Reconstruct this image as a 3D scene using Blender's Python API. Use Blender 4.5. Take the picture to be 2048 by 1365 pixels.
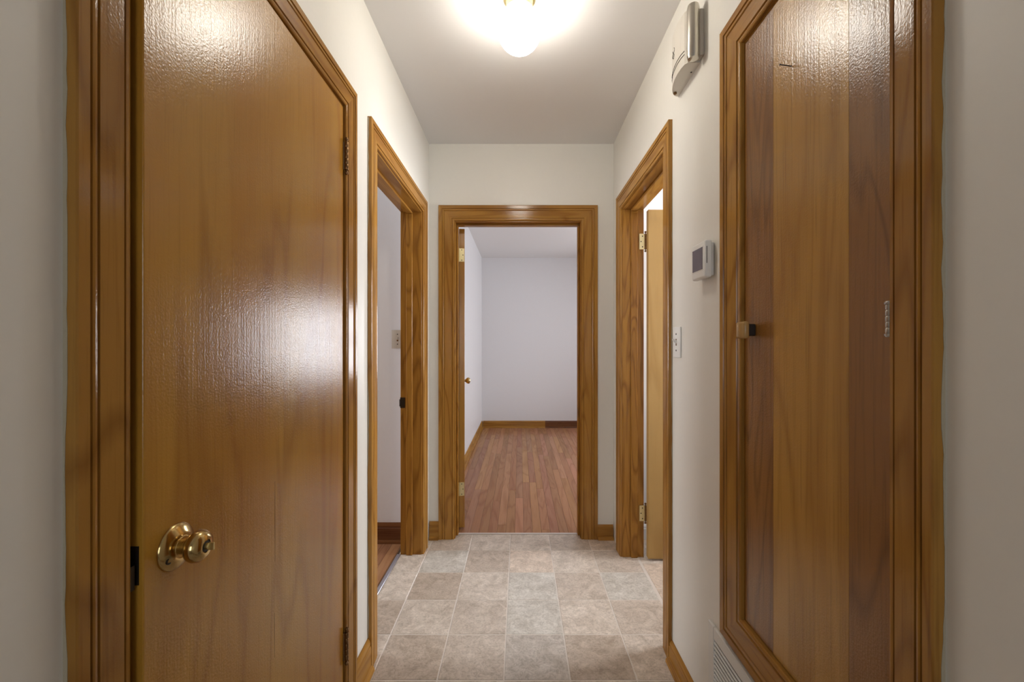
import bpy, bmesh, math, random
from mathutils import Vector, Matrix

random.seed(7)
for o in list(bpy.data.objects):
    bpy.data.objects.remove(o, do_unlink=True)
SC = bpy.context.scene
COL = SC.collection
R = math.radians

# ------------------------------------------------------------------ key dimensions (metres)
F = 850.0                 # focal length in pixels of the 2048 px wide photograph
CAM_H = 1.2046            # lens height
CEIL = 2.44
XL, XR = -0.562, 0.578    # hall wall faces
YE = 2.6253               # end wall face
TW = 0.12                 # wall thickness
YB = -2.0                 # hall back wall
BED_Y = 6.095             # bedroom far wall
BED_XL, BED_XR = -0.549, 2.85
SIDE_Y0, SIDE_Y1, SIDE_X = 1.47, 2.58, -3.4
BATH_Y0, BATH_X = 1.47, 2.3

# ------------------------------------------------------------------ camera
cam_d = bpy.data.cameras.new('camera')
cam = bpy.data.objects.new('camera', cam_d)
COL.objects.link(cam)
cam.location = (0, 0, CAM_H)
cam.rotation_euler = (R(90), 0, 0)
cam_d.sensor_width = 36.0
cam_d.lens = 36.0 * F / 2048.0
cam_d.shift_x = -16.0 / 2048.0
cam_d.shift_y = 5.5 / 2048.0
cam_d.clip_start = 0.02
SC.camera = cam

# ------------------------------------------------------------------ world, daylight, added fill, exposure
w = bpy.data.worlds.new('world')
SC.world = w
w.use_nodes = True
w.node_tree.nodes['Background'].inputs[0].default_value = (0.62, 0.74, 1.0, 1)
w.node_tree.nodes['Background'].inputs[1].default_value = 1.0
GLOBE_STRENGTH = 25.5


def daylight(name, loc, rot, sx, sy, watts, col=(0.95, 0.96, 1.0)):
    l = bpy.data.lights.new(name, 'AREA')
    l.shape = 'RECTANGLE'
    l.size, l.size_y = sx, sy
    l.energy = watts
    l.color = col
    o = bpy.data.objects.new(name, l)
    COL.objects.link(o)
    o.location = loc
    o.rotation_euler = rot
    return o


daylight('bedroom_daylight', (1.85, BED_Y + 0.35, 1.28), (R(-90), 0, 0), 1.5, 1.3, 78)
daylight('bedroom_side_fill', (BED_XR + 0.35, 4.4, 1.35), (0, R(90), 0), 1.3, 1.9, 75)  # added lamp out of view, lifts the bedroom without showing in the closet door
daylight('bathroom_daylight', (BATH_X + 0.35, 2.12, 1.5), (0, R(90), 0), 1.0, 0.8, 108)
daylight('side_room_daylight', (SIDE_X - 0.35, 2.16, 1.35), (0, R(-90), 0), 1.2, 0.8, 62)
daylight('back_fill', (0.0, YB - 0.35, 1.35), (R(90), 0, 0), 1.0, 1.3, 15, (0.92, 0.95, 1.0))  # added neutral fill from behind the camera, no known source there

vs = SC.view_settings
vs.view_transform = 'Standard'
vs.look = 'None'
vs.exposure = 0.32
vs.gamma = 1.0
vs.use_curve_mapping = False


# ------------------------------------------------------------------ materials
def new_mat(name):
    m = bpy.data.materials.new(name)
    m.use_nodes = True
    nt = m.node_tree
    return m, nt, nt.nodes['Principled BSDF']


def N(nt, kind, **kw):
    n = nt.nodes.new(kind)
    for k, v in kw.items():
        setattr(n, k, v)
    return n


def plain(name, col, rough=0.5, metal=0.0, coat=0.0, coat_rough=0.1, bump=0.0, bscale=80.0, var=0.0):
    m, nt, b = new_mat(name)
    b.inputs['Base Color'].default_value = (*col, 1)
    b.inputs['Roughness'].default_value = rough
    b.inputs['Metallic'].default_value = metal
    b.inputs['Coat Weight'].default_value = coat
    b.inputs['Coat Roughness'].default_value = coat_rough
    if bump or var:
        tc = N(nt, 'ShaderNodeNewGeometry')
        nz = N(nt, 'ShaderNodeTexNoise')
        nz.inputs['Scale'].default_value = bscale
        nz.inputs['Detail'].default_value = 4
        nt.links.new(tc.outputs['Position'], nz.inputs['Vector'])
        if bump:
            bp = N(nt, 'ShaderNodeBump')
            bp.inputs['Strength'].default_value = bump
            bp.inputs['Distance'].default_value = 0.002
            nt.links.new(nz.outputs['Fac'], bp.inputs['Height'])
            nt.links.new(bp.outputs['Normal'], b.inputs['Normal'])
        if var:
            mx = N(nt, 'ShaderNodeMix', data_type='RGBA')
            mx.inputs[6].default_value = (*[c * (1 - var) for c in col], 1)
            mx.inputs[7].default_value = (*[min(1, c * (1 + var)) for c in col], 1)
            nt.links.new(nz.outputs['Fac'], mx.inputs[0])
            nt.links.new(mx.outputs[2], b.inputs['Base Color'])
    return m


def wood(name, light, mid, dark, axis='Z', rough=0.4, coat=0.5, coat_rough=0.1, figure=1.0,
         fine=1.0, obj_tint=False, peel=0.12):
    """varnished wood, grain along one axis; every board is shifted by its object's random number"""
    m, nt, b = new_mat(name)
    tc = N(nt, 'ShaderNodeTexCoord')
    oi = N(nt, 'ShaderNodeObjectInfo')
    sh = N(nt, 'ShaderNodeVectorMath', operation='MULTIPLY_ADD')
    cb = N(nt, 'ShaderNodeCombineXYZ')
    for i in range(3):
        nt.links.new(oi.outputs['Random'], cb.inputs[i])
    nt.links.new(cb.outputs[0], sh.inputs[0])
    sh.inputs[1].default_value = (13.0, 7.0, 21.0)
    nt.links.new(tc.outputs['Object'], sh.inputs[2])

    def mapped(across, along):
        mp = N(nt, 'ShaderNodeMapping')
        s = [across] * 3
        s['XYZ'.index(axis)] = along
        mp.inputs['Scale'].default_value = s
        nt.links.new(sh.outputs[0], mp.inputs['Vector'])
        return mp.outputs[0]
    # broad figure: contour lines of a stretched noise give cathedral grain
    n1 = N(nt, 'ShaderNodeTexNoise')
    n1.inputs['Scale'].default_value = 1.0
    n1.inputs['Detail'].default_value = 2.0
    n1.inputs['Distortion'].default_value = 0.6
    nt.links.new(mapped(7.0, 0.9), n1.inputs['Vector'])
    mul = N(nt, 'ShaderNodeMath', operation='MULTIPLY')
    mul.inputs[1].default_value = 16.0 * figure
    nt.links.new(n1.outputs['Fac'], mul.inputs[0])
    fr = N(nt, 'ShaderNodeMath', operation='PINGPONG')
    fr.inputs[1].default_value = 1.0
    nt.links.new(mul.outputs[0], fr.inputs[0])
    # blotchy stain
    n2 = N(nt, 'ShaderNodeTexNoise')
    n2.inputs['Scale'].default_value = 1.0
    n2.inputs['Detail'].default_value = 3.0
    nt.links.new(mapped(4.5, 0.7), n2.inputs['Vector'])
    # fine pores
    n3 = N(nt, 'ShaderNodeTexNoise')
    n3.inputs['Scale'].default_value = 1.0
    n3.inputs['Detail'].default_value = 5.0
    nt.links.new(mapped(170.0, 5.0), n3.inputs['Vector'])
    m1 = N(nt, 'ShaderNodeMix', data_type='RGBA')
    m1.inputs[6].default_value = (*light, 1)
    m1.inputs[7].default_value = (*mid, 1)
    rp = N(nt, 'ShaderNodeMapRange')
    rp.inputs[1].default_value = 0.3
    rp.inputs[2].default_value = 0.7
    nt.links.new(n2.outputs['Fac'], rp.inputs[0])
    nt.links.new(rp.outputs[0], m1.inputs[0])
    m2 = N(nt, 'ShaderNodeMix', data_type='RGBA')
    m2.inputs[7].default_value = (*dark, 1)
    nt.links.new(m1.outputs[2], m2.inputs[6])
    rg = N(nt, 'ShaderNodeMapRange')
    rg.inputs[1].default_value = 0.55
    rg.inputs[2].default_value = 1.0
    rg.inputs[3].default_value = 0.0
    rg.inputs[4].default_value = 0.55
    nt.links.new(fr.outputs[0], rg.inputs[0])
    nt.links.new(rg.outputs[0], m2.inputs[0])
    m3 = N(nt, 'ShaderNodeMix', data_type='RGBA')
    m3.inputs[7].default_value = (*[c * 0.55 for c in dark], 1)
    nt.links.new(m2.outputs[2], m3.inputs[6])
    r3 = N(nt, 'ShaderNodeMapRange')
    r3.inputs[1].default_value = 0.52
    r3.inputs[2].default_value = 0.8
    r3.inputs[3].default_value = 0.0
    r3.inputs[4].default_value = 0.45 * fine
    nt.links.new(n3.outputs['Fac'], r3.inputs[0])
    nt.links.new(r3.outputs[0], m3.inputs[0])
    out = m3.outputs[2]
    if obj_tint:
        mt = N(nt, 'ShaderNodeMix', data_type='RGBA', blend_type='MULTIPLY')
        mt.inputs[0].default_value = 1.0
        nt.links.new(out, mt.inputs[6])
        nt.links.new(oi.outputs['Color'], mt.inputs[7])
        out = mt.outputs[2]
    nt.links.new(out, b.inputs['Base Color'])
    b.inputs['Roughness'].default_value = rough
    b.inputs['Specular IOR Level'].default_value = 0.0
    b.inputs['Coat IOR'].default_value = 1.5
    b.inputs['Coat Weight'].default_value = coat
    b.inputs['Coat Roughness'].default_value = coat_rough
    # orange peel of the varnish
    n4 = N(nt, 'ShaderNodeTexNoise')
    n4.inputs['Scale'].default_value = 260.0
    n4.inputs['Detail'].default_value = 2.0
    nt.links.new(sh.outputs[0], n4.inputs['Vector'])
    ad = N(nt, 'ShaderNodeMath', operation='ADD')
    nt.links.new(n4.outputs['Fac'], ad.inputs[0])
    nt.links.new(n3.outputs['Fac'], ad.inputs[1])
    bp = N(nt, 'ShaderNodeBump')
    bp.inputs['Strength'].default_value = peel
    bp.inputs['Distance'].default_value = 0.0012
    nt.links.new(ad.outputs[0], bp.inputs['Height'])
    nt.links.new(bp.outputs['Normal'], b.inputs['Normal'])
    nt.links.new(bp.outputs['Normal'], b.inputs['Coat Normal'])
    return m


def tile_mat():
    m, nt, b = new_mat('vinyl_tile')
    g = N(nt, 'ShaderNodeNewGeometry')
    oi = N(nt, 'ShaderNodeObjectInfo')
    cb = N(nt, 'ShaderNodeCombineXYZ')
    for i in range(3):
        nt.links.new(oi.outputs['Random'], cb.inputs[i])
    sh = N(nt, 'ShaderNodeVectorMath', operation='MULTIPLY_ADD')
    sh.inputs[1].default_value = (17.0, 31.0, 5.0)
    nt.links.new(cb.outputs[0], sh.inputs[0])
    nt.links.new(g.outputs['Position'], sh.inputs[2])
    n1 = N(nt, 'ShaderNodeTexNoise')
    n1.inputs['Scale'].default_value = 14.0
    n1.inputs['Detail'].default_value = 6.0
    n1.inputs['Roughness'].default_value = 0.62
    n1.inputs['Distortion'].default_value = 1.1
    nt.links.new(sh.outputs[0], n1.inputs['Vector'])
    n2 = N(nt, 'ShaderNodeTexNoise')
    n2.inputs['Scale'].default_value = 55.0
    n2.inputs['Detail'].default_value = 6.0
    n2.inputs['Distortion'].default_value = 2.0
    nt.links.new(sh.outputs[0], n2.inputs['Vector'])
    cr = N(nt, 'ShaderNodeValToRGB')
    e = cr.color_ramp.elements
    e[0].position, e[0].color = 0.30, (0.70, 0.67, 0.63, 1)
    e[1].position, e[1].color = 0.70, (1.10, 1.10, 1.10, 1)
    nt.links.new(n1.outputs['Fac'], cr.inputs[0])
    c2 = N(nt, 'ShaderNodeValToRGB')
    e = c2.color_ramp.elements
    e[0].position, e[0].color = 0.34, (0.80, 0.79, 0.77, 1)
    e[1].position, e[1].color = 0.58, (1.06, 1.06, 1.06, 1)
    nt.links.new(n2.outputs['Fac'], c2.inputs[0])
    a = N(nt, 'ShaderNodeMix', data_type='RGBA', blend_type='MULTIPLY')
    a.inputs[0].default_value = 1.0
    nt.links.new(cr.outputs[0], a.inputs[6])
    nt.links.new(c2.outputs[0], a.inputs[7])
    t = N(nt, 'ShaderNodeMix', data_type='RGBA', blend_type='MULTIPLY')
    t.inputs[0].default_value = 1.0
    nt.links.new(a.outputs[2], t.inputs[6])
    nt.links.new(oi.outputs['Color'], t.inputs[7])
    nt.links.new(t.outputs[2], b.inputs['Base Color'])
    b.inputs['Roughness'].default_value = 0.34
    bp = N(nt, 'ShaderNodeBump')
    bp.inputs['Strength'].default_value = 0.12
    bp.inputs['Distance'].default_value = 0.002
    nt.links.new(n2.outputs['Fac'], bp.inputs['Height'])
    nt.links.new(bp.outputs['Normal'], b.inputs['Normal'])
    return m


def pane_mat():
    m, nt, b = new_mat('window_glass')
    nt.nodes.remove(b)
    tr = N(nt, 'ShaderNodeBsdfTransparent')
    gl = N(nt, 'ShaderNodeBsdfGlossy')
    gl.inputs['Roughness'].default_value = 0.02
    fr = N(nt, 'ShaderNodeFresnel')
    mx = N(nt, 'ShaderNodeMixShader')
    nt.links.new(fr.outputs[0], mx.inputs[0])
    nt.links.new(tr.outputs[0], mx.inputs[1])
    nt.links.new(gl.outputs[0], mx.inputs[2])
    nt.links.new(mx.outputs[0], nt.nodes['Material Output'].inputs[0])
    return m


M = {}
M['hall_paint'] = plain('hall_paint', (0.80, 0.78, 0.715), 0.42, bump=0.10, bscale=55, var=0.012)
M['room_paint'] = plain('room_paint', (0.74, 0.73, 0.735), 0.5, bump=0.08, bscale=55, var=0.012)
M['ceiling_paint'] = plain('ceiling_paint', (0.80, 0.79, 0.78), 0.6, bump=0.10, bscale=60)
M['white_trim'] = plain('white_trim', (0.80, 0.80, 0.80), 0.35)
L_, M_, D_ = (0.42, 0.215, 0.046), (0.33, 0.152, 0.030), (0.20, 0.078, 0.014)
M['trim_z'] = wood('casing_wood_upright', L_, M_, D_, 'Z', coat=0.5, coat_rough=0.13, figure=0.9)
M['trim_y'] = wood('casing_wood_along_hall', L_, M_, D_, 'Y', coat=0.5, coat_rough=0.13, figure=0.9)
M['trim_x'] = wood('casing_wood_across_hall', L_, M_, D_, 'X', coat=0.5, coat_rough=0.13, figure=0.9)
M['base_dark'] = wood('dark_baseboard_wood', (0.17, 0.07, 0.028), (0.14, 0.055, 0.022), (0.09, 0.03, 0.012), 'X')
M['jamb_z'] = wood('jamb_wood', (0.40, 0.195, 0.036), (0.31, 0.135, 0.022), (0.13, 0.045, 0.008), 'Z', coat=0.35,
                   coat_rough=0.2, figure=1.5)
M['door_birch'] = wood('birch_door_veneer', (0.50, 0.268, 0.036), (0.42, 0.188, 0.024), (0.30, 0.120, 0.014), 'Z', rough=0.42,
                       coat=0.95, coat_rough=0.22, figure=0.42, fine=0.45, peel=0.28)
M['door_pale'] = wood('pale_birch_door_veneer', (0.46, 0.29, 0.105), (0.42, 0.255, 0.09), (0.34, 0.19, 0.06), 'Z', rough=0.4,
                      coat=0.4, coat_rough=0.2, figure=0.5, fine=0.3)
M['door_oak_gold'] = wood('golden_oak_veneer', (0.50, 0.272, 0.042), (0.43, 0.210, 0.030), (0.31, 0.135, 0.018), 'Z', rough=0.4,
                          coat=0.95, coat_rough=0.22, figure=0.5, fine=1.0, peel=0.32)
M['door_oak_brown'] = wood('brown_oak_veneer', (0.32, 0.146, 0.028), (0.25, 0.106, 0.019), (0.14, 0.052, 0.008), 'Z', rough=0.4,
                           coat=0.95, coat_rough=0.22, figure=1.3, fine=1.0, peel=0.32)
M['plank'] = wood('strip_floor_oak', (0.47, 0.245, 0.130), (0.40, 0.195, 0.100), (0.29, 0.130, 0.064), 'Y', rough=0.34,
                  coat=0.45, coat_rough=0.18, figure=0.8, fine=0.8, obj_tint=True, peel=0.05)
M['knob_wood'] = wood('pale_knob_wood', (0.52, 0.33, 0.13), (0.45, 0.27, 0.10), (0.35, 0.19, 0.06), 'Z')
M['tile'] = tile_mat()
M['grout'] = plain('vinyl_joint', (0.66, 0.60, 0.53), 0.5)
M['subfloor'] = plain('subfloor', (0.10, 0.06, 0.035), 0.8)
M['brass'] = plain('polished_brass', (0.56, 0.40, 0.17), 0.16, 1.0)
M['brass_pale'] = plain('pale_brass', (0.78, 0.66, 0.34), 0.30, 1.0)
M['brass_old'] = plain('antique_brass', (0.20, 0.115, 0.05), 0.34, 1.0)
M['brass_leaf'] = plain('brushed_brass_leaf', (0.66, 0.56, 0.30), 0.38, 0.85)
M['nickel'] = plain('dull_nickel', (0.52, 0.50, 0.47), 0.25, 0.7)
M['chrome'] = plain('satin_chrome', (0.60, 0.57, 0.50), 0.20, 1.0)
M['black'] = plain('black_void', (0.012, 0.010, 0.008), 0.5)
M['dark_metal'] = plain('dark_metal', (0.05, 0.04, 0.032), 0.38, 0.8)
M['white_plastic'] = plain('white_plastic', (0.84, 0.84, 0.81), 0.35)
M['ivory_plastic'] = plain('ivory_plastic', (0.70, 0.66, 0.58), 0.35)
M['almond_plastic'] = plain('almond_plastic', (0.50, 0.44, 0.36), 0.4)
M['screen'] = plain('thermostat_screen', (0.095, 0.060, 0.066), 0.10)
M['screen'].node_tree.nodes['Principled BSDF'].inputs['Specular IOR Level'].default_value = 0.3
M['grille_white'] = plain('grille_enamel', (0.74, 0.73, 0.69), 0.4)
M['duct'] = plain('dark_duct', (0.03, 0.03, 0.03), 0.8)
M['alum'] = plain('grey_aluminium', (0.50, 0.50, 0.56), 0.35, 0.7)
M['pale_strip'] = plain('pale_strip', (0.62, 0.58, 0.54), 0.4)
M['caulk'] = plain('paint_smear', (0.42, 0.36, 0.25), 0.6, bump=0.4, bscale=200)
M['glass'] = pane_mat()
gm, gnt, gb = new_mat('lit_opal_glass')
gb.inputs['Base Color'].default_value = (0.95, 0.94, 0.9, 1)
gb.inputs['Roughness'].default_value = 0.15
gb.inputs['Emission Color'].default_value = (1.0, 0.94, 0.85, 1)
gb.inputs['Emission Strength'].default_value = GLOBE_STRENGTH
M['opal'] = gm


# ------------------------------------------------------------------ mesh helpers
def tag(o, label=None, cat=None, group=None, kind=None):
    if label:
        o['label'] = label
    if cat:
        o['category'] = cat
    if group:
        o['group'] = group
    if kind:
        o['kind'] = kind
    return o


def thing(name, label, cat, loc=(0, 0, 0), rotz=0.0, group=None, kind=None):
    o = bpy.data.objects.new(name, None)
    COL.objects.link(o)
    o.empty_display_size = 0.05
    o.location = loc
    o.rotation_euler = (0, 0, rotz)
    return tag(o, label, cat, group, kind)


def origin_of(p):
    while p.parent:
        p = p.parent
    return p.location


def build(name, bm, mat, parent=None, local=False, smooth=False, loc=None):
    """link a bmesh (world coordinates unless local) as one mesh object"""
    if isinstance(mat, str):
        mat = [mat]
    bmesh.ops.recalc_face_normals(bm, faces=bm.faces)
    off = Vector((0, 0, 0))
    if parent is not None and not local:
        off = Vector(origin_of(parent))
    elif parent is None and loc is not None:
        off = Vector(loc)
    if off.length:
        bmesh.ops.translate(bm, verts=bm.verts, vec=-off)
    me = bpy.data.meshes.new(name)
    bm.to_mesh(me)
    bm.free()
    for k in mat:
        me.materials.append(M[k])
    if smooth:
        for p in me.polygons:
            p.use_smooth = True
        try:
            me.set_sharp_from_angle(angle=R(40))
        except Exception:
            pass
    o = bpy.data.objects.new(name, me)
    COL.objects.link(o)
    if parent is not None:
        o.parent = parent
    elif loc is not None:
        o.location = loc
    return o


def add_box(bm, a, b, bev=0.0, seg=1):
    lo = [min(a[i], b[i]) for i in range(3)]
    hi = [max(a[i], b[i]) for i in range(3)]
    vs_ = [bm.verts.new((x, y, z)) for x in (lo[0], hi[0]) for y in (lo[1], hi[1]) for z in (lo[2], hi[2])]
    idx = [(0, 1, 3, 2), (4, 6, 7, 5), (0, 4, 5, 1), (2, 3, 7, 6), (0, 2, 6, 4), (1, 5, 7, 3)]
    fs = [bm.faces.new([vs_[i] for i in f]) for f in idx]
    if bev:
        es = list({e for f in fs for e in f.edges})
        bmesh.ops.bevel(bm, geom=es, offset=bev, segments=seg, affect='EDGES', profile=0.5)
    return bm


def box(a, b, bev=0.0, seg=1):
    return add_box(bmesh.new(), a, b, bev, seg)


def frame_axes(axis):
    ax = Vector(axis).normalized()
    t = Vector((0, 0, 1)) if abs(ax.z) < 0.9 else Vector((1, 0, 0))
    e1 = ax.cross(t).normalized()
    e2 = ax.cross(e1).normalized()
    return ax, e1, e2


def add_lathe(bm, c, axis, prof, n=32, sx=1.0, sy=1.0):
    """prof: list of (radius, height along axis); closed at both ends"""
    ax, e1, e2 = frame_axes(axis)
    c = Vector(c)
    rings = []
    for r, h in prof:
        if r < 1e-6:
            rings.append([bm.verts.new(c + ax * h)])
        else:
            rings.append([bm.verts.new(c + ax * h + e1 * (r * sx * math.cos(2 * math.pi * k / n))
                                       + e2 * (r * sy * math.sin(2 * math.pi * k / n))) for k in range(n)])
    for A, B in zip(rings, rings[1:]):
        if len(A) == 1 and len(B) == 1:
            continue
        for k in range(n):
            k2 = (k + 1) % n
            if len(A) == 1:
                bm.faces.new((A[0], B[k], B[k2]))
            elif len(B) == 1:
                bm.faces.new((A[k], A[k2], B[0]))
            else:
                bm.faces.new((A[k], A[k2], B[k2], B[k]))
    if len(rings[0]) > 1:
        bm.faces.new(rings[0])
    if len(rings[-1]) > 1:
        bm.faces.new(rings[-1])
    return bm


def lathe(c, axis, prof, n=32, **k):
    return add_lathe(bmesh.new(), c, axis, prof, n, **k)


def add_tube(bm, pts, r, n=8):
    pts = [Vector(p) for p in pts]
    rings = []
    for i, p in enumerate(pts):
        d = (pts[min(i + 1, len(pts) - 1)] - pts[max(i - 1, 0)])
        ax, e1, e2 = frame_axes(d)
        rr = r[i] if isinstance(r, (list, tuple)) else r
        rings.append([bm.verts.new(p + e1 * rr * math.cos(2 * math.pi * k / n) + e2 * rr * math.sin(2 * math.pi * k / n))
                      for k in range(n)])
    for A, B in zip(rings, rings[1:]):
        # match the closest start vertex so that the tube does not twist
        s = min(range(n), key=lambda q: (A[0].co - B[q].co).length)
        for k in range(n):
            bm.faces.new((A[k], A[(k + 1) % n], B[(k + 1 + s) % n], B[(k + s) % n]))
    bm.faces.new(rings[0])
    bm.faces.new(rings[-1])
    return bm


def add_loft(bm, A, B):
    """prism between two matching loops"""
    a = [bm.verts.new(p) for p in A]
    b = [bm.verts.new(p) for p in B]
    n = len(a)
    for i in range(n):
        bm.faces.new((a[i], a[(i + 1) % n], b[(i + 1) % n], b[i]))
    bm.faces.new(a)
    bm.faces.new(b)
    return bm


def PL(u, v, n): return (XL + n, u, v)          # left wall: u along the hall, v up, n out of the wall
def PR(u, v, n): return (XR - n, u, v)
def PE(u, v, n): return (u, YE - n, v)


# ------------------------------------------------------------------ the shell
def wall(name, P, u0, u1, holes, label, mats=('room_paint',), v1=CEIL, t=TW, hall=None):
    """holes: (ua, ub, va, vb); the wall lies behind n = 0"""
    bm = bmesh.new()
    cur = u0
    for ua, ub, va, vb in sorted(holes):
        add_box(bm, P(cur, 0, 0), P(ua, v1, -t))
        if va > 0:
            add_box(bm, P(ua, 0, 0), P(ub, va, -t))
        add_box(bm, P(ua, vb, 0), P(ub, v1, -t))
        cur = ub
    add_box(bm, P(cur, 0, 0), P(u1, v1, -t))
    o = build(name, bm, list(mats))
    if hall:
        for p in o.data.polygons:
            p.material_index = 0 if hall(p.center) else 1
    return tag(o, label, 'wall', kind='structure')


# openings: (inner edge near, inner edge far, inner head)
CL0, CL1, CLH = 0.603, 1.350, 1.962        # closet door, left wall
SD0, SD1, SDH = 1.644, 2.431, 1.962        # side room doorway, left wall
ED0, ED1, EDH = -0.405, 0.378, 1.963       # bedroom doorway, end wall
BD0, BD1, BDH = 1.689, 2.402, 1.968        # bathroom doorway, right wall
CB0, CB1, CBB, CBH = 0.654, 1.0948, 0.4936, 1.980   # linen cabinet, right wall
J = 0.013                                  # jamb board behind the casing edge

wall('wall_left', PL, YB, YE + TW, [(CL0 - J, CL1 + J, 0, CLH + J), (SD0 - J, SD1 + J, 0, SDH + J)],
     'cream hall wall with the closet door and the side room doorway', ('hall_paint', 'room_paint'),
     hall=lambda c: c.x > XL - 0.03)
wall('wall_right', PR, YB, YE, [(CB0 - J, CB1 + J, CBB - J, CBH + J), (BD0 - J, BD1 + J, 0, BDH + J)],
     'cream hall wall carrying the thermostat, door chime and light switch', ('hall_paint', 'room_paint'),
     hall=lambda c: c.x < XR + 0.03)
wall('wall_end', PE, XL, XR + TW, [(ED0 - J, ED1 + J, 0, EDH + J)],
     'cream wall closing the hall around the bedroom doorway', ('hall_paint', 'room_paint'),
     hall=lambda c: c.y < YE + 0.03)
BW = (-0.42, 0.42, 0.75, 1.95)
wall('wall_back', lambda u, v, n: (u, YB + n, v), XL - TW, XR + TW, [BW],
     'cream hall wall with an added fill window behind the camera', ('hall_paint',))
# bedroom
wall('wall_bedroom_left', lambda u, v, n: (BED_XL + n, u, v), YE + TW, BED_Y + TW, [],
     'pale grey bedroom wall beside the open bedroom door', )
WW = (1.28, 2.42, 0.72, 1.80)
wall('wall_bedroom_far', lambda u, v, n: (u, BED_Y - n, v), BED_XL, BED_XR + TW, [WW],
     'pale grey bedroom wall facing the doorway')
RW = (3.6, 5.2, 0.75, 1.95)
wall('wall_bedroom_right', lambda u, v, n: (BED_XR - n, u, v), YE, BED_Y, [RW], 'pale grey bedroom wall with the added unseen window')
wall('wall_bedroom_front', lambda u, v, n: (u, YE - n, v), XR + TW, BED_XR, [],
     'wall between the bathroom and the bedroom')
# side room
wall('wall_side_room_end', lambda u, v, n: (u, SIDE_Y1 - n, v), SIDE_X - TW, XL - TW, [],
     'pale grey side room wall with a light switch')
SW = (1.82, 2.50, 0.80, 1.95)
wall('wall_side_room_window', lambda u, v, n: (SIDE_X + n, u, v), SIDE_Y0 - TW, SIDE_Y1, [SW],
     'side room wall with a window')
wall('wall_side_room_near', lambda u, v, n: (u, SIDE_Y0 + n, v), SIDE_X, XL - TW, [], 'side room wall backing on the closet')
# bathroom
wall('wall_bathroom_near', lambda u, v, n: (u, BATH_Y0 + n, v), XR + TW, BATH_X + TW, [], 'bathroom wall backing on the linen cabinet')
HW = (1.68, 2.52, 1.05, 1.95)
wall('wall_bathroom_window', lambda u, v, n: (BATH_X - n, u, v), BATH_Y0, YE, [HW], 'bathroom wall with a window')
# closet and cabinet interiors
bm = bmesh.new()
add_box(bm, (XL - TW - 0.55, 0.50, 0), (XL - TW - 0.53, SIDE_Y0 - TW, CEIL))
add_box(bm, (XL - TW - 0.53, 0.50, 0), (XL - TW, 0.52, CEIL))
tag(build('wall_closet', bm, 'room_paint'), 'plain inside walls of the hall closet', 'wall', kind='structure')
bm = bmesh.new()
add_box(bm, (XR + TW + 0.40, 0.50, 0), (XR + TW + 0.42, BATH_Y0, CEIL))
add_box(bm, (XR + TW, 0.50, 0), (XR + TW + 0.40, 0.52, CEIL))
tag(build('wall_cabinet', bm, 'room_paint'), 'plain inside walls of the linen cabinet', 'wall', kind='structure')
tag(build('ceiling', box((SIDE_X - 0.2, YB - 0.2, CEIL), (BED_XR + 0.2, BED_Y + 0.2, CEIL + 0.05)), 'ceiling_paint'),
    'flat white ceiling over hall and rooms', 'ceiling', kind='structure')

# ------------------------------------------------------------------ floors
floor = tag(build('floor', box((-0.692, YB - 0.1, -0.05), (XR + TW + 0.03, 2.690, -0.0012)), 'grout'),
            'beige stone-look vinyl tile floor of the hall', 'floor', kind='structure')
TS, TX0, TY0 = 0.2387, -0.058, 1.521
TONES = {'l': (0.68, 0.605, 0.52), 'd': (0.53, 0.45, 0.37), 'm': (0.60, 0.525, 0.445), 'g': (0.62, 0.59, 0.53), 'G': (0.53, 0.485, 0.43),
         'p': (0.68, 0.575, 0.475)}
# columns from the side room doorway to the bathroom doorway, rows named from far to near as seen in the photograph
ROWS = {4: 'lmllmp', 3: 'lgdplm', 2: 'ldlgmg', 1: 'dlmglm', 0: 'mdmGdl', -1: 'ldlmlm'}
tile_cache = {}


def add_tile(parent, x0, x1, y0, y1, tone, gap=0.0023):
    key = (round(x1 - x0, 4), round(y1 - y0, 4))
    if key not in tile_cache:
        w_, d_ = key
        bm = box((-w_ / 2 + gap, -d_ / 2 + gap, -0.004), (w_ / 2 - gap, d_ / 2 - gap, 0.0), 0.0012)
        me = bpy.data.meshes.new('tile')
        bmesh.ops.recalc_face_normals(bm, faces=bm.faces)
        bm.to_mesh(me)
        bm.free()
        me.materials.append(M['tile'])
        tile_cache[key] = me
    o = bpy.data.objects.new('tile', tile_cache[key])
    COL.objects.link(o)
    o.parent = parent
    o.location = ((x0 + x1) / 2, (y0 + y1) / 2, 0)
    c = TONES[tone]
    k = random.uniform(0.96, 1.04)
    o.color = (c[0] * k, c[1] * k, c[2] * k, 1)
    return o


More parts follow.
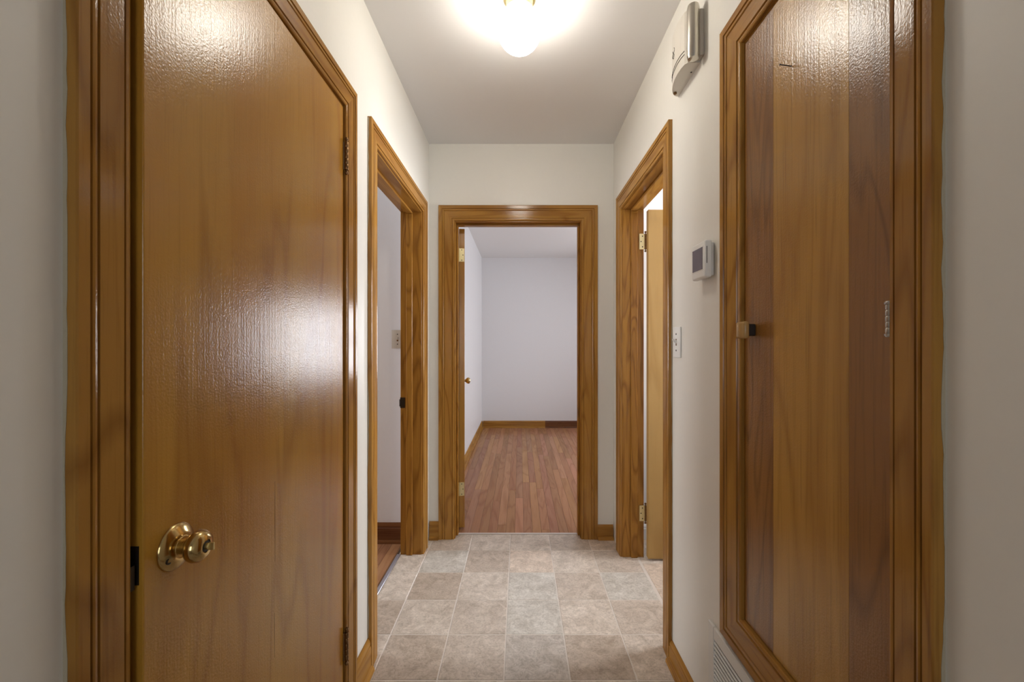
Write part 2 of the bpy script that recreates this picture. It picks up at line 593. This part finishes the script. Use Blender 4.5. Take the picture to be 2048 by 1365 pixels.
for r in range(-15, 5):
    y0, y1 = TY0 + r * TS, TY0 + (r + 1) * TS
    y1 = min(y1, 2.686)
    if y1 - y0 < 0.02:
        continue
    for c in range(6):
        x0, x1 = TX0 + (c - 3) * TS, TX0 + (c - 2) * TS
        x0, x1 = max(x0, -0.684), min(x1, 0.660)
        if x1 - x0 < 0.02:
            continue
        # cells wholly under the walls are not laid
        if r < 0 and (x1 < XL or x0 > XR):
            continue
        add_tile(floor, x0, x1, y0, y1, ROWS[r][c] if r in ROWS else random.choice('lmdgm'))
bfloor = tag(build('floor_bathroom', box((0.70 - 0.04, BATH_Y0, -0.05), (BATH_X, YE, -0.0013)), 'grout'),
             'beige stone-look vinyl tile floor of the bathroom', 'floor', kind='structure')
for r in range(0, 5):
    y0, y1 = max(TY0 + (r + .4) * TS, BATH_Y0), min(TY0 + (r + 1.4) * TS, YE)
    for c in range(7):
        x0, x1 = 0.668 + c * TS, min(0.668 + (c + 1) * TS, BATH_X)
        if y1 - y0 > .02 and x1 - x0 > .02:
            add_tile(bfloor, x0, x1, y0, y1, random.choice('lpmlg'))

plank_cache = {}


def lay_planks(parent, xa, xb, ya, yb, width, lens, tint, avg):
    x = xa
    while x < xb - 0.004:
        wd = min(width, xb - x)
        y = ya - random.uniform(0, 0.8)
        while y < yb:
            ln = random.uniform(*lens)
            s, e = max(y, ya), min(y + ln, yb)
            y += ln
            if e - s < 0.001:
                continue
            if yb - e < 0.12:
                e = yb
                y = yb
            bm = box((-wd / 2 + 0.0006, -(e - s) / 2 + 0.0005, -0.006), (wd / 2 - 0.0006, (e - s) / 2 - 0.0005, 0.0), 0.0008)
            o = build('plank', bm, 'plank', parent, local=True)
            o.location = (x + wd / 2, (s + e) / 2, 0)
            k = random.uniform(1 - tint, 1 + tint) * avg
            o.color = (k, k * random.uniform(0.94, 1.05), k * random.uniform(0.9, 1.08), 1)
        x += width


wf = tag(build('floor_bedroom', box((BED_XL - 0.05, 2.692, -0.05), (BED_XR, BED_Y, -0.0016)), 'subfloor'),
         'reddish brown oak strip floor of the bedroom', 'floor', kind='structure')
lay_planks(wf, BED_XL, BED_XR, 2.700, BED_Y, 0.0572, (0.7, 2.2), 0.14, 0.92)
sf = tag(build('floor_side_room', box((SIDE_X, SIDE_Y0, -0.05), (-0.695, SIDE_Y1, -0.0016)), 'subfloor'),
         'brown oak strip floor of the side room', 'floor', kind='structure')
lay_planks(sf, SIDE_X, -0.705, SIDE_Y0, SIDE_Y1, 0.0572, (0.8, 2.0), 0.14, 0.8)

# ------------------------------------------------------------------ casings, jambs, stops
PROF = [(0, 0), (0, .0085), (.02, .0105), (.06, .0118), (.11, .0115), (.125, .0085), (.15, .0085), (.165, .0128), (.60, .0142), (.615, .0110),
        (.635, .0110), (.66, .0150), (.70, .0156), (.735, .0150), (.75, .0115), (.775, .0115), (.79, .0162), (.97, .0165), (1.0, .0150), (1.0, 0)]


def casing(root, P, u0, u1, v1, wn, wf_, wh, mats, v0=0.0, wb=None):
    """mitred casing legs and head (and apron when wb is given) on a wall plane"""
    n = len(PROF)

    def piece(name, fa, fb, mat):
        bm = bmesh.new()
        add_loft(bm, [P(*fa(f), t) for f, t in PROF], [P(*fb(f), t) for f, t in PROF])
        build(name, bm, mat, root)
    b = wb or 0.0
    piece('casing_leg', lambda f: (u0 - f * wn, v0 - f * b), lambda f: (u0 - f * wn, v1 + f * wh), mats[0])
    piece('casing_leg', lambda f: (u1 + f * wf_, v0 - f * b), lambda f: (u1 + f * wf_, v1 + f * wh), mats[0])
    piece('casing_head', lambda f: (u0 - f * wn, v1 + f * wh), lambda f: (u1 + f * wf_, v1 + f * wh), mats[1])
    if wb:
        piece('casing_apron', lambda f: (u0 - f * wn, v0 - f * b), lambda f: (u1 + f * wf_, v0 - f * b), mats[1])


def jambs(root, P, u0, u1, v1, mats, stop=None, v0=0.0, sill=False, rv=0.005):
    """jamb boards lining the opening and stops (stop = depth range behind the wall face)"""
    build('jamb', box(P(u0 - J, v0, 0), P(u0 + rv, v1 - rv, -TW), 0.001), mats[0], root)
    build('jamb', box(P(u1 + J, v0, 0), P(u1 - rv, v1 - rv, -TW), 0.001), mats[0], root)
    build('jamb_head', box(P(u0 - J, v1 - rv, 0), P(u1 + J, v1 + J, -TW), 0.001), mats[1], root)
    if sill:
        build('jamb_sill', box(P(u0 - J, v0 - J, 0), P(u1 + J, v0, -TW), 0.001), mats[1], root)
    if stop:
        a, b = stop
        s = 0.011
        build('stop', box(P(u0 + rv, v0, -a), P(u0 + rv + s, v1 - rv - s, -b), 0.003), mats[0], root)
        build('stop', box(P(u1 - rv, v0, -a), P(u1 - rv - s, v1 - rv - s, -b), 0.003), mats[0], root)
        build('stop_head', box(P(u0 + rv, v1 - rv - s, -a), P(u1 - rv, v1 - rv, -b), 0.003), mats[1], root)


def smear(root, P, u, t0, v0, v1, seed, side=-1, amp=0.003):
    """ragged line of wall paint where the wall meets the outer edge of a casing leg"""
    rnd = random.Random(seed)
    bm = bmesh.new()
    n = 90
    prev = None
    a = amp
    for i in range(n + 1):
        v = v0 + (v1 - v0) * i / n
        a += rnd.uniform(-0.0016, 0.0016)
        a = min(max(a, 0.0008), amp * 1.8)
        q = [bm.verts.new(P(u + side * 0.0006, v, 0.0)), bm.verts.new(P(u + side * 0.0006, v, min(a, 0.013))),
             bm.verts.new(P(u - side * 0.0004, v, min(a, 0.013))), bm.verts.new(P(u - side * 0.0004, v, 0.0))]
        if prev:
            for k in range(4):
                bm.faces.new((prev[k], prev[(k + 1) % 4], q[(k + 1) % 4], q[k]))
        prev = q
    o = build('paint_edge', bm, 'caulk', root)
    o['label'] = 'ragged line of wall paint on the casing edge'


t1 = thing('trim_1', 'varnished wood casing around the closed closet door', 'door frame', PL(0.98, 0, 0), kind='structure')
casing(t1, PL, CL0, CL1, CLH, 0.080, 0.078, 0.082, ('trim_z', 'trim_y'))
jambs(t1, PL, CL0, CL1, CLH, ('jamb_z', 'trim_y'), (0.042, 0.078))
smear(t1, PL, CL0 - 0.080, 0, 0, 2.04, 3)

t2 = thing('trim_2', 'varnished wood casing and jambs around the side room doorway', 'door frame', PL(2.03, 0, 0), kind='structure')
casing(t2, PL, SD0, SD1, SDH, 0.078, 0.086, 0.082, ('trim_z', 'trim_y'))
jambs(t2, PL, SD0, SD1, SDH, ('jamb_z', 'trim_y'), (0.050, 0.086))
smear(t2, PL, SD0 - 0.078, 0, 0.12, 2.04, 5, amp=0.003)

t3 = thing('trim_3', 'varnished wood casing and jambs around the bedroom doorway', 'door frame', PE(0, 0, 0), kind='structure')
casing(t3, PE, ED0, ED1, EDH, 0.096, 0.100, 0.094, ('trim_z', 'trim_x'))
jambs(t3, PE, ED0, ED1, EDH, ('jamb_z', 'trim_x'), (0.040, 0.078))

t4 = thing('trim_4', 'varnished wood casing and jambs around the bathroom doorway', 'door frame', PR(2.05, 0, 0), kind='structure')
casing(t4, PR, BD0, BD1, BDH, 0.078, 0.090, 0.088, ('trim_z', 'trim_y'))
jambs(t4, PR, BD0, BD1, BDH, ('jamb_z', 'trim_y'), (0.046, 0.084))
smear(t4, PR, BD0 - 0.078, 0, 0.08, 2.05, 8, amp=0.003)

t5 = thing('trim_5', 'varnished wood casing framing the linen cabinet door on all four sides', 'door frame', PR(0.88, CBB - 0.1, 0), kind='structure')
casing(t5, PR, CB0, CB1, CBH, 0.076, 0.104, 0.098, ('trim_z', 'trim_y'), v0=CBB, wb=0.10)
jambs(t5, PR, CB0, CB1, CBH, ('jamb_z', 'trim_y'), (0.030, 0.060), v0=CBB, sill=True)
smear(t5, PR, CB0 - 0.076, 0, 0.42, 2.05, 11, amp=0.003)

# strike plates belong to the frames
bm = box(PL(CL0 - 0.004, 0.842, 0.0005), PL(CL0 + 0.0075, 0.897, -0.03), 0.001)
add_box(bm, PL(CL0 - 0.008, 0.852, 0.0086), PL(CL0 + 0.006, 0.887, 0.0102), 0.0005)
build('strike_plate', bm, 'dark_metal', t1)
bm = box(PL(SD1 - 0.0072, 0.838, -0.122), PL(SD1 - 0.004, 0.898, -0.094), 0.0008)
add_box(bm, PL(SD1 - 0.016, 0.848, -0.124), PL(SD1 - 0.004, 0.888, -0.120), 0.001)
sp = build('strike_plate', bm, 'dark_metal', t2)
build('latch_hole', box(PL(SD1 - 0.0078, 0.852, -0.114), PL(SD1 - 0.0068, 0.884, -0.100)), 'black', sp)

# thresholds
tag(build('trim_6', box((-0.702, SD0 + 0.005, -0.002), (-0.682, SD1 - 0.005, 0.004), 0.0018), 'alum'),
    'narrow grey metal strip on the side room threshold', 'threshold', kind='structure')
tag(build('trim_7', box((ED0 + 0.005, 2.684, -0.002), (ED1 - 0.005, 2.702, 0.003), 0.0015), 'pale_strip'),
    'pale strip where vinyl tile meets the bedroom wood floor', 'threshold', kind='structure')

# ------------------------------------------------------------------ baseboards with shoe moulding
def baseboard(name, P, u0, u1, h, label, mat, shoe=True, parent=None, t=0.014):
    bp = [(0, 0), (t, 0), (t, h * .74), (t * .80, h * .76), (t * .86, h * .84), (t * .62, h * .93), (t * .28, h), (0, h)]
    root = parent or thing(name, label, 'baseboard', P((u0 + u1) / 2, 0, 0), kind='structure')
    bm = bmesh.new()
    add_loft(bm, [P(u0, v, n) for n, v in bp], [P(u1, v, n) for n, v in bp])
    build('board', bm, mat, root)
    if shoe:
        sp_ = [(t, 0), (t + .013, 0), (t + .012, .009), (t + .008, .016), (t, .019)]
        bm = bmesh.new()
        add_loft(bm, [P(u0, v, n) for n, v in sp_], [P(u1, v, n) for n, v in sp_])
        build('shoe_moulding', bm, mat, root)
    return root


baseboard('baseboard_left', PL, CL1 + 0.078, SD0 - 0.078, 0.118, 'short wood baseboard between closet and side room doorway', 'trim_y')
baseboard('baseboard_end_left', PE, XL + 0.004, ED0 - 0.096, 0.108, 'tiny piece of baseboard between side room and bedroom doorways', 'trim_x')
baseboard('baseboard_end_right', PE, ED1 + 0.100, XR - 0.004, 0.088, 'tiny piece of baseboard between bedroom and bathroom doorways', 'trim_x')
baseboard('baseboard_right', PR, 1.292, BD0 - 0.078, 0.080, 'wood baseboard between bathroom doorway and return air grille', 'trim_y')
baseboard('baseboard_near_left', PL, YB, CL0 - 0.080, 0.11, 'wood baseboard before the closet door', 'trim_y')
baseboard('baseboard_near_right', PR, YB, 0.62, 0.08, 'wood baseboard before the return air grille', 'trim_y')
bf = baseboard('baseboard_bedroom_far', lambda u, v, n: (u, BED_Y - n, v), BED_XL + 0.02, 0.36, 0.100,
               'bedroom baseboard of one golden and one darker length', 'trim_x')
baseboard('', lambda u, v, n: (u, BED_Y - n, v), 0.36, BED_XR, 0.100, '', 'base_dark', parent=bf)
baseboard('baseboard_bedroom_left', lambda u, v, n: (BED_XL + n, u, v), YE + TW, BED_Y, 0.100,
          'wood baseboard running along the bedroom wall behind the open door', 'trim_y')
baseboard('baseboard_side_room', lambda u, v, n: (u, SIDE_Y1 - n, v), SIDE_X, XL - TW, 0.120,
          'dark wood baseboard under the side room light switch', 'base_dark')
baseboard('baseboard_bathroom', lambda u, v, n: (u, YE - n, v), XR + TW, BATH_X, 0.09,
          'white baseboard behind the open bathroom door', 'white_trim', shoe=False)


# ------------------------------------------------------------------ windows (daylight for the rooms, some added for fill)
def window(name, P, h, label):
    u0, u1, v0, v1 = h
    r = thing(name, label, 'window', P((u0 + u1) / 2, v0, 0), kind='structure')
    fw = 0.045
    for a, b in (((u0, v0), (u0 + fw, v1)), ((u1 - fw, v0), (u1, v1)), ((u0 + fw, v0), (u1 - fw, v0 + fw)), ((u0 + fw, v1 - fw), (u1 - fw, v1))):
        build('frame_bar', box(P(a[0], a[1], -0.03), P(b[0], b[1], -0.09), 0.003), 'white_trim', r)
    vm = (v0 + v1) / 2
    build('meeting_rail', box(P(u0 + fw, vm - .02, -0.04), P(u1 - fw, vm + .02, -0.08), 0.002), 'white_trim', r)
    build('pane', box(P(u0 + fw, v0 + fw, -0.058), P(u1 - fw, vm - .02, -0.062)), 'glass', r)
    build('pane', box(P(u0 + fw, vm + .02, -0.058), P(u1 - fw, v1 - fw, -0.062)), 'glass', r)
    build('sill', box(P(u0 - .03, v0 - .025, 0.03), P(u1 + .03, v0, -0.03), 0.003), 'trim_x', r)


window('window_1', lambda u, v, n: (u, BED_Y - n, v), WW, 'white sash window in the bedroom far wall')
window('window_2', lambda u, v, n: (SIDE_X + n, u, v), SW, 'white sash window of the side room')
window('window_3', lambda u, v, n: (BATH_X - n, u, v), HW, 'white sash window of the bathroom')
window('added_window_4', lambda u, v, n: (u, YB + n, v), BW, 'white sash window added at the back of the hall to let in fill light')  # added opening for the fill lamp behind the camera

window('added_window_5', lambda u, v, n: (BED_XR - n, u, v), RW, 'wide white sash window added out of view in the bedroom side wall for more light')  # unseen window added so the bedroom gets more light


# ------------------------------------------------------------------ hinges
def hinge(root, c, leaves, h, mat, r=0.0062, leaf_mat=None, screws=True, finial='ball', leaf_w=0.031):
    """c: barrel axis centre (root-local); leaves: list of (direction, outward normal)"""
    c = Vector(c)
    bm = bmesh.new()
    nk = 5
    for k in range(nk):
        z0, z1 = -h / 2 + h * k / nk, -h / 2 + h * (k + 1) / nk
        add_lathe(bm, c, (0, 0, 1), [(r * .86, z0), (r, z0 + .0012), (r, z1 - .0012), (r * .86, z1)], 14)
    if finial == 'ball':
        for s in (-1, 1):
            add_lathe(bm, c + Vector((0, 0, s * (h / 2))), (0, 0, s), [(r * .45, 0), (r * .45, .004), (r * .8, .006), (r * .95, .010), (r * .7, .014), (0, .016)], 12)
    else:
        for s in (-1, 1):
            add_lathe(bm, c + Vector((0, 0, s * (h / 2))), (0, 0, s), [(r * 1.25, 0), (r * 1.25, .003), (r * .9, .005), (0, .0055)], 14)
    hg = build('hinge', bm, mat, root, local=True, smooth=True)
    for d, nrm in leaves:
        d, nrm = Vector(d).normalized(), Vector(nrm).normalized()
        z = Vector((0, 0, 1))
        A = [c + d * a + z * b + nrm * t for a, b, t in ((0, -h / 2, -.0012), (leaf_w, -h / 2, -.0012), (leaf_w, h / 2, -.0012), (0, h / 2, -.0012))]
        B = [p + nrm * .0024 for p in A]
        build('leaf', add_loft(bmesh.new(), A, B), leaf_mat or mat, hg, local=True)
        if screws:
            for a, b in ((.017, .34), (.025, 0), (.017, -.34)):
                bm = lathe(c + d * a + z * (b * h) + nrm * .0011, nrm, [(.0034, 0), (.0034, .0008), (.002, .001)], 10)
                build('screw', bm, 'dark_metal', hg, local=True)
    return hg


# ------------------------------------------------------------------ closet door (left, nearly shut)
HX = XL + 0.0035
d1 = thing('door_1', 'flush amber birch closet door with brass knob, standing barely ajar', 'door', (HX, CL1 - 0.006, 0), R(1.15), kind='structure')
DW = (CL1 - 0.008) - (CL0 + 0.0085)
slab1 = build('slab', box((-0.035, -DW, 0.012), (0.0, -0.001, CLH - 0.009), 0.0016, 2), 'door_birch', d1, local=True)
for ya_, za_, zb_ in ((-0.389, 0.715, 0.895), (-0.391, 0.50, 0.60)):
    bm = bmesh.new()
    add_loft(bm, [(-0.0004, ya_ - .0001, za_), (-0.0004, ya_ + .0001, za_), (-0.0004, ya_ + .0007, (za_ + zb_) / 2), (-0.0004, ya_ + .0003, zb_), (-0.0004, ya_ - .0002, zb_), (-0.0004, ya_ - .0005, (za_ + zb_) / 2)],
             [(0.0002, ya_ - .0001, za_), (0.0002, ya_ + .0001, za_), (0.0002, ya_ + .0007, (za_ + zb_) / 2), (0.0002, ya_ + .0003, zb_), (0.0002, ya_ - .0002, zb_), (0.0002, ya_ - .0005, (za_ + zb_) / 2)])
    build('veneer_crack', bm, 'base_dark', slab1, local=True)
for zc in (1.80, 0.245):
    hinge(d1, (0.0090, 0.003, zc), [((-1, -0.35, 0), (0.35, -1, 0))], 0.088, 'brass_old', screws=False)
ky, kz = -(1.344 - 0.672), 0.884
kn = build('knob', lathe((0, ky, kz), (1, 0, 0), [(.0125, .006), (.0118, .016), (.0125, .020), (.0175, .0235), (.0222, .0275), (.0246, .034), (.0240, .040), (.0205, .0452),
                                                 (.0150, .0485), (.0100, .0492), (.0090, .0470), (0, .0470)], 40), 'brass', d1, local=True, smooth=True)
ro = build('rosette', lathe((0, ky, kz), (1, 0, 0), [(.0360, 0), (.0360, .0022), (.0345, .0042), (.0300, .0068), (.0235, .0100), (.0175, .0122), (.0160, .0118), (.0152, .0126), (.0, .0126)],
                            48), 'brass', d1, local=True, smooth=True)
build('pin_hole', lathe((0.0068, ky - 0.0225, kz - 0.012), (1, 0, 0), [(.0052, 0), (.0052, .0022), (.0036, .0024), (.0034, .0004), (0, .0004)], 18), 'dark_metal', ro, local=True)
build('lock_recess', lathe((0.0470, ky, kz), (1, 0, 0), [(.0086, 0), (.0086, .0012), (0, .0012)], 20), 'black', kn, local=True)
bm = lathe((0.0470, ky, kz), (1, 0, 0), [(.0050, 0), (.0050, .0060), (.0042, .0070), (0, .0070)], 20)
add_box(bm, (0.0520, ky - 0.0016, kz - 0.0060), (0.0610, ky + 0.0016, kz + 0.0060), 0.001)
build('turn_button', bm, 'brass_pale', kn, local=True)
build('latch_plate', box((-0.029, -DW - 0.0008, kz - 0.028), (-0.006, -DW + 0.001, kz + 0.028)), 'dark_metal', d1, local=True)


# ------------------------------------------------------------------ open doors (bedroom, bathroom, side room)
def round_knob(root, y, z, side, x_face, mat):
    s = side
    k = build('knob', lathe((x_face, y, z), (s, 0, 0), [(.011, .006), (.010, .022), (.016, .028), (.0245, .038), (.0262, .047), (.0225, .056), (.012, .062), (0, .0625)], 28), mat, root, local=True, smooth=True)
    build('rosette', lathe((x_face, y, z), (s, 0, 0), [(.032, 0), (.032, .003), (.024, .007), (.013, .009), (0, .009)], 28), mat, k, local=True, smooth=True)


def open_door(name, label, pivot, rot, width, height, mat, knob_mat, hz, leaf=True):
    """local: hinge at origin, slab runs along +Y, thickness towards -X"""
    r = thing(name, label, 'door', pivot, rot, kind='structure')
    build('slab', box((-0.036, 0.002, 0.012), (0, width, height), 0.0015, 2), mat, r, local=True)
    for s, xf in ((1, 0.0), (-1, -0.036)):
        round_knob(r, width - 0.065, 0.905, s, xf, knob_mat)
    build('latch_plate', box((-0.030, width - 0.001, 0.877), (-0.006, width + 0.0008, 0.933)), 'dark_metal', r, local=True)
    return r


# bedroom door, swung back towards the bedroom's left wall
d2 = open_door('door_2', 'birch bedroom door swung wide open, seen edge-on beside the jamb', (-0.3590, YE + TW + 0.012, 0), R(8.8), 0.765, 1.951, 'door_birch', 'brass', None)
for zc in (1.780, 0.262):
    hg = build('hinge', lathe((-0.0395, 0.000, zc), (0, 0, 1), [(.0055, -.044), (.0055, .044)], 14), 'brass_leaf', d2, local=True, smooth=True)
    build('leaf', box((-0.0345, 0.0003, zc - .0435), (-0.003, 0.0025, zc + .0435), 0.0006), 'brass_leaf', hg, local=True)
    for xx, zz in ((-.019, .033), (-.011, 0.0), (-.019, -.033)):
        build('screw', lathe((xx, 0.0004, zc + zz), (0, -1, 0), [(.0034, 0), (.0034, .0008), (.002, .001)], 10), 'dark_metal', hg, local=True)

# bathroom door, opened square into the bathroom
d3 = open_door('door_3', 'pale birch bathroom door standing open at right angles to the hall', (0.708, 2.352, 0), R(-90), 0.70, 1.948, 'door_pale', 'brass', None)
for zc in (1.780, 0.250):
    # barrel lies in the gap between jamb and slab; one leaf on the jamb
    hg = hinge(d3, (-0.040, -0.002, zc), [((0, -1, 0), (1, 0, 0))], 0.088, 'brass_old', leaf_mat='brass_leaf', leaf_w=0.034)

d4 = open_door('door_4', 'birch side room door folded back inside the side room', (-0.700, SD0 + 0.004, 0), R(93), 0.765, 1.948, 'door_birch', 'brass', None)

# ------------------------------------------------------------------ linen cabinet door
CW0, CW1 = CB0 + 0.0075, CB1 - 0.0065
ZC0, ZC1 = CBB + 0.004, CBH - 0.008
d5 = thing('door_5', 'tall narrow linen cabinet door of brown and golden oak with a square knob', 'door', PR(CB0, CBB, 0), kind='structure')
build('slab', box(PR(CW0, ZC0, -0.0235), PR(CW1, ZC1, -0.0015), 0.001), 'door_oak_brown', d5)
for ya, yb, mt, lb in ((CW0, 0.7455, 'door_oak_brown', 'brown oak strip'), (0.7455, 0.968, 'door_oak_gold', 'golden oak strip'), (0.968, CW1, 'door_oak_brown', 'brown oak strip')):
    build('veneer_strip', box(PR(ya + .0001, ZC0, -0.0015), PR(yb - .0001, ZC1, 0.0012), 0.0003), mt, d5)['label'] = lb
for zc in (1.243, 1.86, 0.62):
    off = Vector(PR(CB0, CBB, 0))
    p = Vector(PR(CB0 + 0.006, zc, 0.0045)) - off
    hinge(d5, p, [], 0.046, 'nickel', r=0.0052, finial='cap')
kb = build('knob', box(PR(1.030, 1.2175, 0.020), PR(1.070, 1.2595, 0.036), 0.006, 3), 'knob_wood', d5, smooth=True)
build('knob_base', box(PR(1.039, 1.224, 0.0012), PR(1.061, 1.253, 0.020), 0.002), 'dark_metal', kb)

# bent nail left in the cabinet door
nb = PR(0.902, 1.794, 0.0012)
bm = add_tube(bmesh.new(), [nb, PR(0.903, 1.796, 0.010), PR(0.905, 1.7995, 0.024)], [0.0011, 0.0011, 0.0011], 8)
add_lathe(bm, PR(0.905, 1.7995, 0.024), Vector(PR(0.905, 1.7995, 0.024)) - Vector(PR(0.903, 1.796, 0.010)), [(.0022, 0), (.0022, .0012)], 10)
tag(build('nail', bm, 'dark_metal', loc=nb), 'bent dark nail sticking out of the linen cabinet door', 'nail')

# ------------------------------------------------------------------ ceiling light
LX, LY = -0.002, 1.515
lamp = thing('ceiling_light', 'lit white opal globe in a brass collar on the hall ceiling', 'ceiling light', (LX, LY, CEIL))
build('canopy', lathe((LX, LY, CEIL), (0, 0, -1), [(.057, 0), (.0585, .004), (.0585, .009), (.054, .012), (.048, .016), (.047, .024), (.0465, .040), (.0485, .043), (.0485, .047), (.0, .047)], 48),
      'brass_pale', lamp, smooth=True)
gz = 2.322
prof = [(.040, .072)]
for k in range(0, 33):
    a = R(58 - k * (148 / 32))
    prof.append((max(0.0775 * math.cos(a), 0), 0.0775 * math.sin(a)))
prof[-1] = (0, -0.0775)
build('globe', lathe((LX, LY, gz), (0, 0, 1), prof, 48), 'opal', lamp, smooth=True)
for k in range(3):
    a = R(-90 - 8 + 120 * k)
    d = Vector((math.cos(a), math.sin(a), 0))
    build('set_screw', lathe(Vector((LX, LY, CEIL - .033)) + d * .0455, d, [(.0032, 0), (.0032, .008), (.002, .009)], 10), 'brass_old', lamp)

# ------------------------------------------------------------------ door chime
ch = thing('door_chime', 'ivory door chime with one metal tube high on the hall wall', 'door chime', PR(1.44, 2.106, 0))
plan = [(1.362, 0.0), (1.362, .040), (1.372, .047), (1.392, .051), (1.42, .0525), (1.45, .0505), (1.48, .046), (1.508, .038), (1.53, .028), (1.546, .015), (1.55, 0.0)]
zb, zt = 2.106, 2.275
hs = build('housing', add_loft(bmesh.new(), [PR(u, zb, n) for u, n in plan], [PR(u, zt, n) for u, n in plan]), 'ivory_plastic', ch)
for zz in (2.139, 2.150):
    pts = [PR(u, zz, n + .0004) for u, n in plan[2:-1]]
    build('groove', add_tube(bmesh.new(), pts, 0.0012, 6), 'dark_metal', hs)
pts = []
for k in range(15):
    s = k / 14.0
    u = 1.463 + 0.008 * math.sin(s * 2 * math.pi) - 0.006 * s
    pts.append(PR(u, 2.186 + 0.034 * s, .0505 + 0.0 * s))
leafm = add_tube(bmesh.new(), pts, 0.0009, 6)
pts = []
for k in range(11):
    s = k / 10.0
    u = 1.463 - 0.007 * math.sin(s * math.pi * 1.6) - 0.004 * s
    pts.append(PR(u, 2.186 + 0.026 * s, .0507))
add_tube(leafm, pts, 0.0009, 6)
build('leaf_emblem', leafm, 'dark_metal', hs)
build('bracket', box(PR(1.332, 2.112, 0), PR(1.362, 2.258, .014), .002), 'almond_plastic', ch)
tb = build('chime_tube', lathe(PR(1.337, 2.098, .033), (0, 0, 1), [(.010, 0), (.0165, .003), (.0190, .012), (.0190, .160), (.0165, .171), (.010, .175)], 36), 'chrome', ch, smooth=True)
build('peg', lathe(PR(1.524, zb + .002, .022), (0, 0, -1), [(.006, 0), (.006, .007), (.004, .009)], 14), 'brass_old', ch)
build('screw', lathe(PR(1.41, zb + .0005, .010), (0, 0, -1), [(.003, 0), (.003, .0015)], 10), 'dark_metal', ch)

# ------------------------------------------------------------------ thermostat
th = thing('thermostat', 'white thermostat with a dark square screen on the hall wall', 'thermostat', PR(1.304, 1.403, 0))
build('backplate', box(PR(1.262, 1.408, 0), PR(1.348, 1.508, .009), .004, 2), 'white_plastic', th, smooth=True)
body = build('body', box(PR(1.2565, 1.403, .009), PR(1.3535, 1.514, .031), .006, 3), 'white_plastic', th, smooth=True)
bz = build('bezel', box(PR(1.268, 1.4255, .0306), PR(1.3485, 1.499, .0318), .0006), 'white_plastic', th)
build('screen', box(PR(1.2715, 1.4285, .0312), PR(1.345, 1.4955, .0324), .0003), 'screen', th)
build('card_slot', box(PR(1.2562, 1.444, .0245), PR(1.2570, 1.494, .0263)), 'black', body)


# ------------------------------------------------------------------ light switches
def switch(name, label, P, u, v, mat, w_=0.072, h_=0.112):
    r = thing(name, label, 'light switch', P(u, v - h_ / 2, 0))
    pl = build('plate', box(P(u - w_ / 2, v - h_ / 2, 0), P(u + w_ / 2, v + h_ / 2, .006), .003, 2), mat, r, smooth=True)
    for dv in (.030, -.030):
        a, b_ = Vector(P(u, v + dv, .0058)), Vector(P(u, v + dv, .0068))
        build('screw', lathe(a, b_ - a, [(.0034, 0), (.0034, .001), (.0022, .0012)], 12), 'dark_metal', pl)
    build('slot', box(P(u - .0050, v - .0125, .0055), P(u + .0050, v + .0125, .0062)), 'brass_old', pl)
    bm = add_loft(bmesh.new(), [P(u - .0045, v - .005, .005), P(u + .0045, v - .005, .005), P(u + .0045, v + .007, .005), P(u - .0045, v + .007, .005)],
                  [P(u - .0035, v + .007, .019), P(u + .0035, v + .007, .019), P(u + .0035, v + .0125, .019), P(u - .0035, v + .0125, .019)])
    build('toggle', bm, mat, r)
    return r


switch('light_switch', 'white toggle switch plate on the hall wall below the thermostat', PR, 1.557, 1.210, 'white_plastic')
switch('light_switch', 'almond toggle switch plate on the side room wall', lambda u, v, n: (u, SIDE_Y1 - n, v), -0.742, 1.232, 'almond_plastic')

# ------------------------------------------------------------------ return air grille
G0, G1, GB, GT = 0.640, 1.286, 0.045, 0.372
gr = thing('vent_grille', 'white louvred return air grille below the linen cabinet', 'vent grille', PR((G0 + G1) / 2, GB, 0))
m_ = 0.036
for a, b in (((G0, GB), (G0 + m_, GT)), ((G1 - m_, GB), (G1, GT)), ((G0 + m_, GB), (G1 - m_, GB + m_)), ((G0 + m_, GT - m_), (G1 - m_, GT))):
    build('frame_bar', box(PR(a[0], a[1], 0), PR(b[0], b[1], .009), .002), 'grille_white', gr)
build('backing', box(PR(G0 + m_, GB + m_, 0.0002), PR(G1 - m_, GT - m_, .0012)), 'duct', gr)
z = GB + m_ + 0.006
slat = None
while z < GT - m_ - 0.004:
    if slat is None:
        A = [(G0 + m_, -.0036, .0085), (G0 + m_, -.0028, .0092), (G0 + m_, .0002, .0042), (G0 + m_, -.0006, .0034)]
        slat = build('slat', add_loft(bmesh.new(), [PR(u, z + v, n) for u, v, n in A], [PR(G1 - m_, z + v, n) for u, v, n in A]), 'grille_white', gr)
        z_first = z
    else:
        o = bpy.data.objects.new('slat', slat.data)
        COL.objects.link(o)
        o.parent = gr
        o.location = (0, 0, z - z_first)
    z += 0.0134
for u in (G0 + 0.018, G1 - 0.018):
    a, b_ = Vector(PR(u, (GB + GT) / 2, .0088)), Vector(PR(u, (GB + GT) / 2, .0098))
    build('screw', lathe(a, b_ - a, [(.004, 0), (.004, .001), (.0025, .0014)], 12), 'grille_white', gr)

bpy.context.view_layer.update()
